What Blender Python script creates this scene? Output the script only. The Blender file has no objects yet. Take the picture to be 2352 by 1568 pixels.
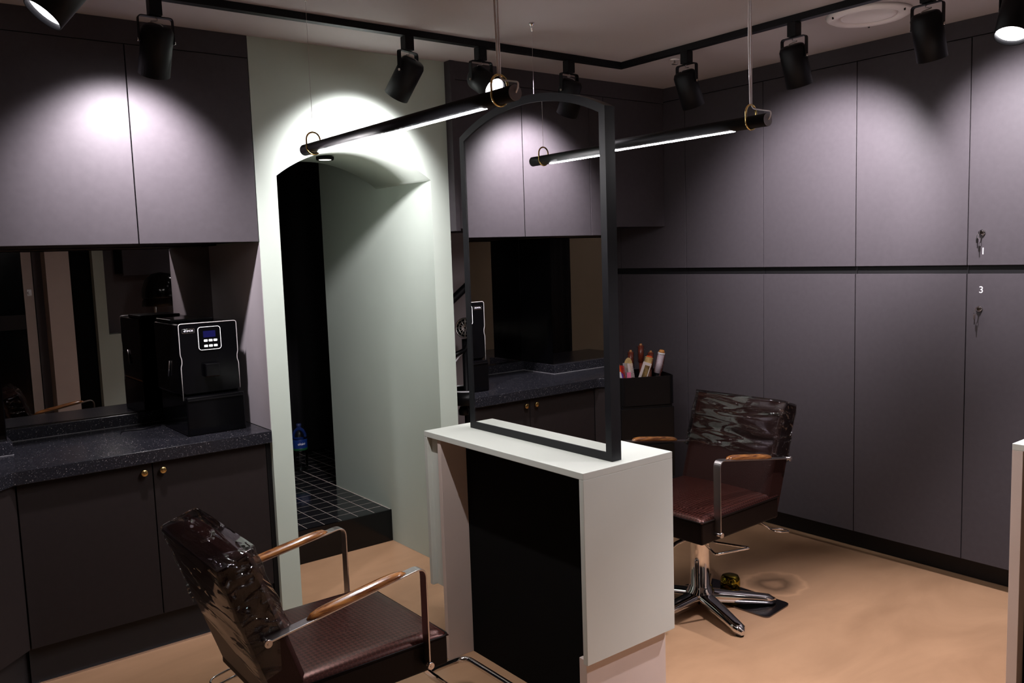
import bpy, bmesh, math, random
from mathutils import Vector, Matrix
random.seed(7)
PI = math.pi
scn = bpy.context.scene
COL = scn.collection

# ------------------------------------------------------------------ camera
CAM = Vector((-1.4117, -3.577, 1.5926)); YAW, PITCH, ROLL, FPX = 0.6592, -0.1035, -0.0334, 1949.47
fw = Vector((math.sin(YAW)*math.cos(PITCH), math.cos(YAW)*math.cos(PITCH), math.sin(PITCH)))
rt = Vector((math.cos(YAW), -math.sin(YAW), 0)); up = rt.cross(fw)
r2 = math.cos(ROLL)*rt + math.sin(ROLL)*up; u2 = -math.sin(ROLL)*rt + math.cos(ROLL)*up
cd = bpy.data.cameras.new('camera'); cam = bpy.data.objects.new('camera', cd); COL.objects.link(cam)
cd.sensor_fit = 'HORIZONTAL'; cd.sensor_width = 36.0; cd.lens = FPX/2352*36; cd.clip_start = .02; cd.clip_end = 60
cam.matrix_world = Matrix(((r2.x, u2.x, -fw.x, CAM.x), (r2.y, u2.y, -fw.y, CAM.y), (r2.z, u2.z, -fw.z, CAM.z), (0, 0, 0, 1)))
scn.camera = cam
# ------------------------------------------------------------------ world, exposure
w = bpy.data.worlds.new('world'); scn.world = w; w.use_nodes = True
w.node_tree.nodes['Background'].inputs[0].default_value = (.01, .009, .01, 1)
w.node_tree.nodes['Background'].inputs[1].default_value = .1
vs = scn.view_settings
vs.view_transform = 'Standard'; vs.look = 'None'; vs.gamma = 1; vs.use_curve_mapping = False
vs.exposure = 0.0
SPOT_W = 42.0          # watts of a track spot
SPOT_COL = (1.0, .93, 1.0)
STRIP = 300.0            # emission of the pendant strips

# ------------------------------------------------------------------ materials
MATS = {}
def mat(name, col, rough=.5, metal=0., spec=.5, var=0., vscale=8., bump=0., bscale=60., coat=0., emit=None, estr=0.):
    if name in MATS: return MATS[name]
    m = bpy.data.materials.new(name); m.use_nodes = True; nt = m.node_tree; b = nt.nodes['Principled BSDF']
    b.inputs['Base Color'].default_value = (*col, 1); b.inputs['Roughness'].default_value = rough
    b.inputs['Metallic'].default_value = metal; b.inputs['Specular IOR Level'].default_value = spec
    b.inputs['Coat Weight'].default_value = coat; b.inputs['Coat Roughness'].default_value = .08
    if emit: b.inputs['Emission Color'].default_value = (*emit, 1); b.inputs['Emission Strength'].default_value = estr
    tc = nt.nodes.new('ShaderNodeTexCoord')
    if var:
        n = nt.nodes.new('ShaderNodeTexNoise'); n.inputs['Scale'].default_value = vscale; n.inputs['Detail'].default_value = 5
        r = nt.nodes.new('ShaderNodeValToRGB'); e = r.color_ramp.elements
        e[0].position = .3; e[1].position = .7
        e[0].color = (*[max(0, c*(1-var)) for c in col], 1); e[1].color = (*[min(1, c*(1+var)) for c in col], 1)
        nt.links.new(tc.outputs['Object'], n.inputs['Vector']); nt.links.new(n.outputs['Fac'], r.inputs['Fac'])
        nt.links.new(r.outputs['Color'], b.inputs['Base Color'])
    if bump:
        n = nt.nodes.new('ShaderNodeTexNoise'); n.inputs['Scale'].default_value = bscale; n.inputs['Detail'].default_value = 3
        bp = nt.nodes.new('ShaderNodeBump'); bp.inputs['Strength'].default_value = bump; bp.inputs['Distance'].default_value = .002
        nt.links.new(tc.outputs['Object'], n.inputs['Vector']); nt.links.new(n.outputs['Fac'], bp.inputs['Height'])
        nt.links.new(bp.outputs['Normal'], b.inputs['Normal'])
    MATS[name] = m; return m
def nodes(m): return m.node_tree.nodes, m.node_tree.links, m.node_tree.nodes['Principled BSDF']

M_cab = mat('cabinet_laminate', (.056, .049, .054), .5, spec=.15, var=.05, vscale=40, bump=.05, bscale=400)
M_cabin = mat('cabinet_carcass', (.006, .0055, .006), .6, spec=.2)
M_cabshade = mat('cabinet_laminate_shaded', (.022, .017, .0165), .5, spec=.12, var=.05, vscale=40)  # same grey laminate, with the shade on the lower doors put into the colour
M_plinth = mat('plinth_laminate', (.022, .02, .021), .5, spec=.2, var=.05, vscale=20)
M_sage = mat('sage_paint', (.465, .53, .46), .7, spec=.3, var=.03, vscale=3, bump=.04, bscale=250)
M_beige = mat('beige_paint', (.30, .24, .165), .75, var=.04, vscale=3)
M_wallg = mat('grey_paint', (.085, .075, .08), .7, var=.04, vscale=4)
M_dark = mat('light_absorbing_black', (.003, .003, .003), .8, spec=.1)
M_ceil = mat('ceiling_paint', (.44, .395, .39), .85, var=.03, vscale=2)
M_desk = mat('desk_white_sage', (.60, .625, .57), .38, spec=.4, var=.02, vscale=5)
M_pink = mat('desk_beige', (.64, .535, .48), .5, var=.03, vscale=6)
M_blk = mat('black_metal', (.004, .004, .005), .5, spec=.2)
M_blkm = mat('black_frame', (.006, .006, .008), .45, spec=.3, var=.1, vscale=30)
M_blkp = mat('black_plastic', (.003, .003, .0035), .35, spec=.25)
M_gloss = mat('black_gloss', (.002, .002, .0025), .14, spec=.3)
M_chrome = mat('chrome', (.78, .76, .75), .07, metal=1)
M_steel = mat('brushed_steel', (.62, .58, .57), .28, metal=1, bump=.1, bscale=200)
M_darkst = mat('dark_steel', (.16, .15, .16), .18, metal=1)
M_brass = mat('brass', (.80, .56, .22), .22, metal=1)
M_leather = mat('brown_leather_side', (.005, .002, .0016), .5, spec=.14, bump=.2, bscale=180)
M_white = mat('white_plastic', (.75, .72, .74), .4)
M_cable = mat('white_cable', (.92, .89, .93), .25)
M_mirror = mat('mirror_silver', (.95, .95, .95), .0, metal=1)
M_dimmir = mat('dimmed_mirror', (.30, .28, .27), .0, metal=1)  # plain mirror; dark tint stands in for the dim room it reflects
M_lens = mat('spot_lens', (.9, .9, .9), .3, emit=(1, .96, 1), estr=25)
M_lensoff = mat('spot_lens_off', (.3, .3, .32), .2)
M_strip = mat('led_strip', (.9, .9, .9), .4, emit=(1, .96, .98), estr=STRIP)
M_ventw = mat('vent_white', (.85, .8, .78), .35)
M_rubber = mat('rubber', (.01, .01, .01), .7)
M_gold = mat('olive_gold', (.36, .27, .03), .1, metal=1)
M_num = mat('number_sticker', (.85, .83, .88), .5)
M_curt = mat('black_curtain', (.006, .005, .006), .9, bump=.3, bscale=120)

def m_floor():
    m = mat('epoxy_floor', (.5, .37, .24), .3, spec=.45); N, L, b = nodes(m)
    tc = N.new('ShaderNodeTexCoord'); n1 = N.new('ShaderNodeTexNoise'); n1.inputs['Scale'].default_value = 1.6; n1.inputs['Detail'].default_value = 7; n1.inputs['Roughness'].default_value = .6; n1.inputs['Distortion'].default_value = .6
    mp = N.new('ShaderNodeMapping'); mp.inputs['Scale'].default_value = (1, 2.1, 1); mp.inputs['Rotation'].default_value = (0, 0, .7)
    L.new(tc.outputs['Object'], mp.inputs['Vector']); L.new(mp.outputs['Vector'], n1.inputs['Vector'])
    r = N.new('ShaderNodeValToRGB'); e = r.color_ramp.elements; e[0].position = .33; e[1].position = .68
    e[0].color = (.36, .207, .115, 1); e[1].color = (.465, .275, .156, 1); L.new(n1.outputs['Fac'], r.inputs['Fac'])
    # worn ring where a chair base once stood
    sub = N.new('ShaderNodeVectorMath'); sub.operation = 'SUBTRACT'; sub.inputs[1].default_value = (1.905, -1.255, 0)
    L.new(tc.outputs['Object'], sub.inputs[0])
    n2 = N.new('ShaderNodeTexNoise'); n2.inputs['Scale'].default_value = 9; L.new(tc.outputs['Object'], n2.inputs['Vector'])
    ln = N.new('ShaderNodeVectorMath'); ln.operation = 'LENGTH'; L.new(sub.outputs[0], ln.inputs[0])
    ma = N.new('ShaderNodeMath'); ma.operation = 'MULTIPLY_ADD'; ma.inputs[1].default_value = .09; L.new(n2.outputs['Fac'], ma.inputs[0]); L.new(ln.outputs['Value'], ma.inputs[2])
    rr = N.new('ShaderNodeValToRGB'); q = rr.color_ramp; q.elements[0].position = 0; q.elements[0].color = (.75, .75, .75, 1)
    q.elements[1].position = .24; q.elements[1].color = (1, 1, 1, 1)
    for p, c in ((.075, .8), (.105, .4), (.135, .72), (.165, .92), (.185, 1.28), (.205, 1.0)):
        x = q.elements.new(p); x.color = (c, c, c, 1)
    L.new(ma.outputs[0], rr.inputs['Fac'])
    mx = N.new('ShaderNodeMix'); mx.data_type = 'RGBA'; mx.blend_type = 'MULTIPLY'; mx.inputs['Factor'].default_value = 1
    L.new(r.outputs['Color'], mx.inputs[6]); L.new(rr.outputs['Color'], mx.inputs[7]); L.new(mx.outputs[2], b.inputs['Base Color'])
    r3 = N.new('ShaderNodeMapRange'); r3.inputs['To Min'].default_value = .22; r3.inputs['To Max'].default_value = .42
    L.new(n1.outputs['Fac'], r3.inputs['Value']); L.new(r3.outputs['Result'], b.inputs['Roughness'])
    return m
M_floor = m_floor()
def m_terrazzo():
    m = mat('dark_terrazzo', (.05, .05, .06), .2, spec=.35); N, L, b = nodes(m)
    tc = N.new('ShaderNodeTexCoord'); v = N.new('ShaderNodeTexVoronoi'); v.inputs['Scale'].default_value = 330
    L.new(tc.outputs['Object'], v.inputs['Vector'])
    r = N.new('ShaderNodeValToRGB'); r.color_ramp.interpolation = 'CONSTANT'; e = r.color_ramp.elements
    e[0].color = (.013, .013, .0165, 1); e[1].position = .45; e[1].color = (.018, .018, .023, 1)
    x = e.new(.8); x.color = (.013, .013, .017, 1); x = e.new(.94); x.color = (.07, .068, .075, 1); x = e.new(.99); x.color = (.2, .18, .18, 1)
    sp = N.new('ShaderNodeSeparateColor'); L.new(v.outputs['Color'], sp.inputs[0]); L.new(sp.outputs[0], r.inputs['Fac'])
    L.new(r.outputs['Color'], b.inputs['Base Color']); return m
M_terr = m_terrazzo()
def m_weave():
    m = mat('woven_brown_leather', (.085, .026, .02), .3, spec=.42); N, L, b = nodes(m)
    b.inputs['Specular Tint'].default_value = (1, .55, .48, 1)
    tc = N.new('ShaderNodeTexCoord'); mp = N.new('ShaderNodeMapping'); mp.inputs['Rotation'].default_value = (0, 0, .78)
    L.new(tc.outputs['Object'], mp.inputs['Vector'])
    c = N.new('ShaderNodeTexChecker'); c.inputs['Scale'].default_value = 95; L.new(mp.outputs['Vector'], c.inputs['Vector'])
    bp = N.new('ShaderNodeBump'); bp.inputs['Strength'].default_value = .5; bp.inputs['Distance'].default_value = .0015
    L.new(c.outputs['Fac'], bp.inputs['Height']); L.new(bp.outputs['Normal'], b.inputs['Normal'])
    r = N.new('ShaderNodeMix'); r.data_type = 'RGBA'; r.inputs[6].default_value = (.014, .0035, .0025, 1); r.inputs[7].default_value = (.045, .013, .010, 1)
    L.new(c.outputs['Fac'], r.inputs['Factor']); L.new(r.outputs[2], b.inputs['Base Color']); return m
M_weave = m_weave()
def m_wood():
    m = mat('varnished_wood', (.25, .09, .025), .22, spec=.5, coat=.5); N, L, b = nodes(m)
    tc = N.new('ShaderNodeTexCoord'); mp = N.new('ShaderNodeMapping'); mp.inputs['Scale'].default_value = (6, 60, 60)
    n = N.new('ShaderNodeTexNoise'); n.inputs['Scale'].default_value = 2; n.inputs['Detail'].default_value = 4
    r = N.new('ShaderNodeValToRGB'); e = r.color_ramp.elements; e[0].position = .35; e[1].position = .68
    e[0].color = (.11, .032, .010, 1); e[1].color = (.42, .17, .045, 1)
    L.new(tc.outputs['Object'], mp.inputs['Vector']); L.new(mp.outputs['Vector'], n.inputs['Vector']); L.new(n.outputs['Fac'], r.inputs['Fac']); L.new(r.outputs['Color'], b.inputs['Base Color'])
    return m
M_wood = m_wood()
def m_film():
    m = bpy.data.materials.new('clear_plastic_film'); m.use_nodes = True; N = m.node_tree.nodes; L = m.node_tree.links
    N.remove(N['Principled BSDF']); out = N['Material Output']
    t = N.new('ShaderNodeBsdfTransparent'); t.inputs[0].default_value = (.9, .88, .88, 1)
    g = N.new('ShaderNodeBsdfGlossy'); g.inputs['Roughness'].default_value = .045
    f = N.new('ShaderNodeFresnel'); f.inputs['IOR'].default_value = 1.5
    mr = N.new('ShaderNodeMapRange'); mr.inputs['To Min'].default_value = .035; mr.inputs['To Max'].default_value = .8
    mx = N.new('ShaderNodeMixShader')
    tc = N.new('ShaderNodeTexCoord'); mp = N.new('ShaderNodeMapping'); mp.inputs['Scale'].default_value = (9, 2.2, 17)
    n = N.new('ShaderNodeTexNoise'); n.inputs['Scale'].default_value = 1.6; n.inputs['Detail'].default_value = 1.5; n.inputs['Distortion'].default_value = .9
    bp = N.new('ShaderNodeBump'); bp.inputs['Strength'].default_value = 1; bp.inputs['Distance'].default_value = .011
    L.new(tc.outputs['Object'], mp.inputs[0]); L.new(mp.outputs[0], n.inputs['Vector']); rp = N.new('ShaderNodeValToRGB'); rp.color_ramp.elements[0].position = .50; rp.color_ramp.elements[1].position = .60
    L.new(n.outputs['Fac'], rp.inputs[0]); L.new(rp.outputs[0], bp.inputs['Height'])
    L.new(bp.outputs[0], g.inputs['Normal'])
    L.new(f.outputs[0], mr.inputs['Value']); L.new(mr.outputs[0], mx.inputs[0]); L.new(t.outputs[0], mx.inputs[1]); L.new(g.outputs[0], mx.inputs[2]); L.new(mx.outputs[0], out.inputs[0])
    return m
M_film = m_film()
def m_glass(name, tint, rough=.02):
    m = bpy.data.materials.new(name); m.use_nodes = True; N = m.node_tree.nodes; L = m.node_tree.links
    N.remove(N['Principled BSDF']); out = N['Material Output']
    t = N.new('ShaderNodeBsdfTransparent'); t.inputs[0].default_value = (*tint, 1)
    g = N.new('ShaderNodeBsdfGlossy'); g.inputs['Roughness'].default_value = rough
    f = N.new('ShaderNodeFresnel'); f.inputs['IOR'].default_value = 1.5; mx = N.new('ShaderNodeMixShader')
    L.new(f.outputs[0], mx.inputs[0]); L.new(t.outputs[0], mx.inputs[1]); L.new(g.outputs[0], mx.inputs[2]); L.new(mx.outputs[0], out.inputs[0]); return m
M_pet = m_glass('clear_bottle_plastic', (.86, .88, .92), .06)
M_pane = m_glass('dark_pane_glass', (.25, .25, .25))

# ------------------------------------------------------------------ mesh helpers
def BM(): return bmesh.new()
def box(bm, x0, x1, y0, y1, z0, z1):
    v = [bm.verts.new(p) for p in ((x0,y0,z0),(x1,y0,z0),(x1,y1,z0),(x0,y1,z0),(x0,y0,z1),(x1,y0,z1),(x1,y1,z1),(x0,y1,z1))]
    for f in ((3,2,1,0),(4,5,6,7),(0,1,5,4),(1,2,6,5),(2,3,7,6),(3,0,4,7)): bm.faces.new([v[i] for i in f])
    return bm
def frame_of(d):
    d = Vector(d).normalized(); a = Vector((0, 0, 1)) if abs(d.z) < .9 else Vector((1, 0, 0))
    x = d.cross(a).normalized(); return x, d.cross(x).normalized(), d
def cyl(bm, p0, p1, r0, r1=None, seg=24, caps=True):
    r1 = r0 if r1 is None else r1; p0 = Vector(p0); p1 = Vector(p1); x, y, d = frame_of(p1-p0)
    A = [bm.verts.new(p0 + r0*(math.cos(2*PI*i/seg)*x + math.sin(2*PI*i/seg)*y)) for i in range(seg)]
    B = [bm.verts.new(p1 + r1*(math.cos(2*PI*i/seg)*x + math.sin(2*PI*i/seg)*y)) for i in range(seg)]
    for i in range(seg):
        j = (i+1) % seg; f = bm.faces.new((A[i], A[j], B[j], B[i])); f.smooth = True
    if caps: bm.faces.new(A[::-1]); bm.faces.new(B)
    return bm
def tube(bm, pts, r, seg=10, closed=False):
    pts = [Vector(p) for p in pts]; n = len(pts); rings = []; px = None
    for i, p in enumerate(pts):
        if closed: t = pts[(i+1) % n] - pts[i-1]
        else: t = pts[min(i+1, n-1)] - pts[max(i-1, 0)]
        t.normalize()
        if px is None: px = frame_of(t)[0]
        px = (px - t*px.dot(t)).normalized(); y = t.cross(px)
        rings.append([bm.verts.new(p + r*(math.cos(2*PI*k/seg)*px + math.sin(2*PI*k/seg)*y)) for k in range(seg)])
    m = n if closed else n-1
    for i in range(m):
        A = rings[i]; B = rings[(i+1) % n]
        for k in range(seg):
            f = bm.faces.new((A[k], A[(k+1) % seg], B[(k+1) % seg], B[k])); f.smooth = True
    if not closed: bm.faces.new(rings[0][::-1]); bm.faces.new(rings[-1])
    return bm
def fillet(pts, r, n=6, closed=False):
    pts = [Vector(p) for p in pts]; out = []; N = len(pts)
    for i, p in enumerate(pts):
        if not closed and i in (0, N-1): out.append(p); continue
        a = pts[i-1]-p; b = pts[(i+1) % N]-p
        rr = min(r, a.length*.48, b.length*.48); A = p + a.normalized()*rr; B = p + b.normalized()*rr
        for k in range(n+1):
            t = k/n; out.append(A*(1-t)**2 + p*2*t*(1-t) + B*t*t)
    return out
def lathe(bm, prof, seg=24, c=(0, 0, 0)):
    rings = []
    for r, z in prof:
        rings.append([bm.verts.new((c[0]+max(r, 1e-4)*math.cos(2*PI*k/seg), c[1]+max(r, 1e-4)*math.sin(2*PI*k/seg), c[2]+z)) for k in range(seg)])
    for A, B in zip(rings, rings[1:]):
        for k in range(seg):
            f = bm.faces.new((A[k], A[(k+1) % seg], B[(k+1) % seg], B[k])); f.smooth = True
    bm.faces.new(rings[0][::-1]); bm.faces.new(rings[-1]); return bm
def prism(bm, poly, fn, h0, h1):
    """poly: 2-D points; fn(a, b, h) -> 3-D point; extruded from h0 to h1"""
    A = [bm.verts.new(fn(a, b, h0)) for a, b in poly]; B = [bm.verts.new(fn(a, b, h1)) for a, b in poly]; n = len(poly)
    for i in range(n): bm.faces.new((A[i], A[(i+1) % n], B[(i+1) % n], B[i]))
    bm.faces.new(A[::-1]); bm.faces.new(B); return bm
def band(bm, path, fn, w0, w1, t):
    """flat bar of thickness t following a 2-D path, wide from w0 to w1"""
    P = [Vector((a, b)) for a, b in path]; n = len(P); rows = []
    for i, p in enumerate(P):
        d = (P[min(i+1, n-1)]-P[max(i-1, 0)]).normalized(); q = Vector((-d.y, d.x))*t/2
        rows.append([bm.verts.new(fn(*(p+q), w0)), bm.verts.new(fn(*(p+q), w1)), bm.verts.new(fn(*(p-q), w1)), bm.verts.new(fn(*(p-q), w0))])
    for A, B in zip(rows, rows[1:]):
        for k in range(4): bm.faces.new((A[k], A[(k+1) % 4], B[(k+1) % 4], B[k]))
    bm.faces.new(rows[0][::-1]); bm.faces.new(rows[-1]); return bm
def rrect(x0, x1, y0, y1, r, n=5):
    out = []
    for cx, cy, a in ((x1-r, y1-r, 0), (x0+r, y1-r, PI/2), (x0+r, y0+r, PI), (x1-r, y0+r, 3*PI/2)):
        for k in range(n+1): t = a + PI/2*k/n; out.append((cx+r*math.cos(t), cy+r*math.sin(t)))
    return out
def obj(name, bm, m, parent=None, bevel=0., seg=2, smooth=False, subsurf=0):
    me = bpy.data.meshes.new(name); bmesh.ops.recalc_face_normals(bm, faces=bm.faces)
    if smooth:
        for f in bm.faces: f.smooth = True
    bm.to_mesh(me); bm.free(); me.materials.append(m)
    o = bpy.data.objects.new(name, me); COL.objects.link(o)
    if parent: o.parent = parent
    if bevel:
        b = o.modifiers.new('bevel', 'BEVEL'); b.width = bevel; b.segments = seg; b.limit_method = 'ANGLE'; b.angle_limit = .6
    if subsurf:
        s = o.modifiers.new('subdivision', 'SUBSURF'); s.levels = subsurf; s.render_levels = subsurf
    return o
def tag(o, label, cat, group=None):
    o['label'] = label; o['category'] = cat
    if group: o['group'] = group
    return o
def thing(name, label, cat, loc=(0, 0, 0), rz=0., group=None):
    o = bpy.data.objects.new(name, None); COL.objects.link(o); o.location = loc; o.rotation_euler = (0, 0, rz)
    o.empty_display_size = .05; return tag(o, label, cat, group)
def struct(name, bm, m, bevel=0., parent=None):
    o = obj(name, bm, m, parent, bevel)
    if parent is None: o['kind'] = 'structure'
    return o
class W:
    """adds world-space shapes under an Empty placed at loc"""
    def __init__(s, t): s.t = t; s.o = Vector(t.location)
    def box(s, name, x0, x1, y0, y1, z0, z1, m, bevel=0., parent=None):
        o = s.o; return obj(name, box(BM(), x0-o.x, x1-o.x, y0-o.y, y1-o.y, z0-o.z, z1-o.z), m, parent or s.t, bevel)
    def add(s, name, bm, m, parent=None, **k):
        bmesh.ops.translate(bm, vec=-s.o, verts=bm.verts); return obj(name, bm, m, parent or s.t, **k)
def text_mesh(name, s, size, m, parent, mw, extrude=.0004, align='CENTER'):
    cu = bpy.data.curves.new(name, 'FONT'); cu.body = s; cu.size = size; cu.extrude = extrude; cu.align_x = align; cu.align_y = 'CENTER'
    t = bpy.data.objects.new(name, cu); COL.objects.link(t); dg = bpy.context.evaluated_depsgraph_get()
    me = bpy.data.meshes.new_from_object(t.evaluated_get(dg)); bpy.data.objects.remove(t); bpy.data.curves.remove(cu)
    me.transform(mw); me.name = name; me.materials.clear(); me.materials.append(m)
    o = bpy.data.objects.new(name, me); COL.objects.link(o); o.parent = parent; return o

# ------------------------------------------------------------------ room shell
ZC = 2.5404; XR = 2.5323; AX0, AX1, GXR = .0946, .8876, .9929; ASZ = 1.962; BY = -4.4; LX = -2.9
struct('floor', box(BM(), LX-.1, 3.2, BY-.1, 2.5, -.05, 0), M_floor)
struct('ceiling', box(BM(), LX-.1, 3.2, BY-.1, 2.5, ZC, ZC+.05), M_ceil)
# far wall: sage piers, arched lintel with barrel soffit
def arch_wall():
    bm = BM(); D = .547
    box(bm, 0, AX0, 0, .547, 0, ZC); box(bm, AX1, GXR, 0, .547, 0, ZC)
    cx = (AX0+AX1)/2; hw = (AX1-AX0)/2; rise = .131; R = (hw*hw+rise*rise)/(2*rise); zc = ASZ+rise-R; n = 40
    a0 = math.asin(hw/R); arc = [(cx+R*math.sin(-a0+2*a0*i/n), zc+R*math.cos(-a0+2*a0*i/n)) for i in range(n+1)]
    rows = [[bm.verts.new(p) for p in ((x, 0, z), (x, D, z), (x, 0, ZC), (x, D, ZC))] for x, z in arc]
    for A, B in zip(rows, rows[1:]):
        bm.faces.new((A[0], B[0], B[2], A[2])); bm.faces.new((A[1], A[3], B[3], B[1]))
        f = bm.faces.new((A[0], A[1], B[1], B[0])); f.smooth = True
    return bm
o = struct('wall_far', arch_wall(), M_sage)
struct('wall_passage_left_unseen', box(BM(), 0, AX0, .547, 2.35, 0, ZC), M_dark)  # unseen wall, coloured black to cut light bouncing inside the passage
struct('wall_passage_side', box(BM(), AX1, GXR, .547, 1.24, 0, ZC), M_sage)
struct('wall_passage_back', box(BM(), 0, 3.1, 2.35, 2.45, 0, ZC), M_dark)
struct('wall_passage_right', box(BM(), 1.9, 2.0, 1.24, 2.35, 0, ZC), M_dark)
struct('wall_niche_right_back', box(BM(), GXR, 3.1, .80, .90, 0, ZC), mat('niche_grey_paint', (.26, .225, .235), .7, var=.04, vscale=4))
struct('wall_niche_left_back', box(BM(), -.97, 0, .665, .75, 0, ZC), M_wallg)
struct('wall_niche_left_step', box(BM(), LX, -.97, .365, .75, 0, ZC), M_beige)
struct('wall_right', box(BM(), 2.95, 3.1, BY, .80, 0, ZC), M_wallg)
def wall_left():
    bm = BM(); x0, x1 = LX-.1, LX
    box(bm, x0, x1, -1.62, .37, 0, ZC); box(bm, x0, x1, BY, -2.22, 0, ZC); box(bm, x0, x1, -2.22, -1.62, 2.1, ZC)
    return bm
struct('wall_left', wall_left(), M_beige)
struct('wall_left_recess', box(BM(), LX-.5, LX-.45, -2.6, -1.2, 0, ZC), M_dark)
def wall_back():
    bm = BM(); box(bm, LX, -.98, BY-.1, BY, 0, ZC); box(bm, -.01, 3.1, BY-.1, BY, 0, ZC); box(bm, -.98, -.01, BY-.1, BY, 2.15, ZC); return bm
struct('wall_back', wall_back(), M_wallg)
d1 = thing('door_1', 'dark glazed entrance door in a brown frame', 'door', (-.5, BY-.05, 0)); d1['kind'] = 'structure'; del d1['category']
W1 = W(d1)
for x0, x1 in ((-.975, -.90), (-.10, -.015)): W1.box('door_stile', x0, x1, BY-.08, BY-.02, 0, 2.14, M_pink)
W1.box('door_rail', -.90, -.10, BY-.075, BY-.025, 1.02, 1.16, M_plinth); W1.box('door_rail', -.90, -.10, BY-.075, BY-.025, 0, .12, M_plinth); W1.box('door_rail', -.90, -.10, BY-.075, BY-.025, 2.04, 2.14, M_plinth)
W1.box('door_pane', -.90, -.10, BY-.055, BY-.045, 1.16, 2.04, M_gloss); W1.box('door_pane', -.90, -.10, BY-.055, BY-.045, .12, 1.02, M_gloss)
bm = BM(); box(bm, -.075, -.035, BY-.022, BY-.010, 1.34, 1.40); cyl(bm, (-.055, BY-.01, 1.37), (-.055, BY+.01, 1.37), .014); W1.add('door_lock', bm, M_steel)
struct('trim_1', box(BM(), .065, .27, BY, BY+.22, 0, ZC), M_pink)
struct('trim_2', box(BM(), .27, .488, BY, BY+.05, 0, ZC), M_dark)
struct('trim_3', box(BM(), .488, .588, BY, BY+.16, 0, ZC), M_sage)
struct('trim_4', box(BM(), .588, .70, BY, BY+.16, 0, .92), M_sage)

struct('wall_niche_left_side', box(BM(), -.0016, -.0002, .001, .656, .852, 1.676), mat('pale_grey_panel', (.50, .455, .475), .5, var=.03))
# ------------------------------------------------------------------ left cabinets
UZ = 1.679; DG = .0021
def wall_cab(label, x0, x1, seams, y0, y1, zb, ztop, side=None):
    t = thing('wall_cabinet', label, 'cabinet', ((x0+x1)/2, y1, zb)); w = W(t)
    w.box('body', x0+.001, x1-.001, y0+.02, y1, zb+.004, ZC-.001, M_cabin)
    w.box('fascia', x0, x1, y0-.001, y0+.018, ztop+.003, ZC-.0005, M_cab)
    s = [x0]+seams+[x1]
    for a, b in zip(s, s[1:]): w.box('door', a+DG, b-DG, y0, y0+.018, zb, ztop, M_cab, .001)
    if side:
        w.box('side_panel', side[0], side[1], y0-.006, y1, zb-.012, ZC-.0005, M_cab, .001)
    return t
wall_cab('grey handleless wall cabinet pair of doors above the coffee machine', -.979, -.001, [-.492], 0, .66, UZ, 2.447)
wall_cab('grey handleless wall cabinet running on to the corner above the stepped worktop', -1.96, -.980, [-1.47], 0, .36, UZ, 2.447)
wall_cab('grey handleless wall cabinets between the sage arch wall and the tall lockers', 1.022, XR-.001, [1.53, 2.03], -.045, .795, 1.724, 2.45, side=(GXR+.001, 1.021))
# base cabinets
def base_cab():
    t = thing('base_cabinet', 'grey base cabinet with two doors and brass knobs under the worktop', 'cabinet', (-.5, .3, 0)); w = W(t)
    w.box('body', -.995, -.022, .04, .62, .15, .795, M_cabin); w.box('plinth', -.995, -.001, .045, .06, 0, .149, M_plinth)
    w.box('filler_strip', -.021, -.0015, .022, .06, .0, .795, M_cabin)
    for a, b, k in ((-.99, -.503, -.5396), (-.503, -.022, -.4672)):
        d = w.box('door', a+DG, b-DG, .020, .038, .152, .792, M_cabshade, .001)
        kb = BM(); lathe(kb, [(.004, 0), (.004, .008), (.0125, .011), (.0135, .014), (.0135, .022), (.012, .024), (.0, .024)], 24)
        bmesh.ops.rotate(kb, verts=kb.verts, matrix=Matrix.Rotation(PI/2, 3, 'X')); bmesh.ops.translate(kb, vec=(k, .0198, .7585), verts=kb.verts)
        w.add('knob', kb, M_brass, d)
    return t
base_cab()
def corner_cab():
    t = thing('base_cabinet', 'grey angled base cabinet without knobs at the turn of the worktop', 'cabinet', (-1.25, .1, 0)); w = W(t)
    bm = BM(); prism(bm, [(-.997, .045), (-1.42, -.375), (-2.0, -.375), (-2.0, .36), (-.997, .36)], lambda a, b, h: (a, b, h), .15, .795); w.add('body', bm, M_cabin)
    bm = BM(); prism(bm, [(-.997, .065), (-1.42, -.355), (-2.0, -.355), (-2.0, .3), (-.997, .3)], lambda a, b, h: (a, b, h), 0, .149); w.add('plinth', bm, M_plinth)
    bm = BM(); prism(bm, [(-.9935, .02), (-1.4165, -.40), (-1.43, -.387), (-1.007, .033)], lambda a, b, h: (a, b, h), .152, .792); w.add('door', bm, M_cabshade)
    bm = BM(); box(bm, -2.0, -1.434, -.40, -.38, .152, .792); w.add('door', bm, M_cabshade)
corner_cab()
struct('trim_5', box(BM(), -.995, -.001, .036, .044, 0, .008), M_steel)
# worktop
def worktop():
    t = thing('worktop', 'dark speckled terrazzo worktop with upstand under the dimmed mirror', 'worktop', (-.5, .3, .797)); w = W(t)
    bm = BM(); prism(bm, [(-.002, -.008), (-1.0, -.008), (-1.425, -.43), (-2.0, -.43), (-2.0, .36), (-.965, .36), (-.965, .66), (-.002, .66)], lambda a, b, h: (a, b, h), .797, .85)
    w.add('slab', bm, M_terr, bevel=.002)
    bm = BM(); prism(bm, [(-.002, .66), (-.002, .625), (-.95, .625), (-.95, .325), (-2.0, .325), (-2.0, .36), (-.965, .36), (-.965, .66)], lambda a, b, h: (a, b, h), .8502, .905)
    w.add('upstand', bm, M_terr, bevel=.002)
    bm = BM(); tube(bm, [(-.004, .6245, .8515), (-.9495, .6245, .8515), (-.9495, .3245, .8515), (-2.0, .3245, .8515)], .0011, 6); w.add('sealant', bm, mat('grey_sealant', (.28, .27, .28), .4))
worktop()
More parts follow.
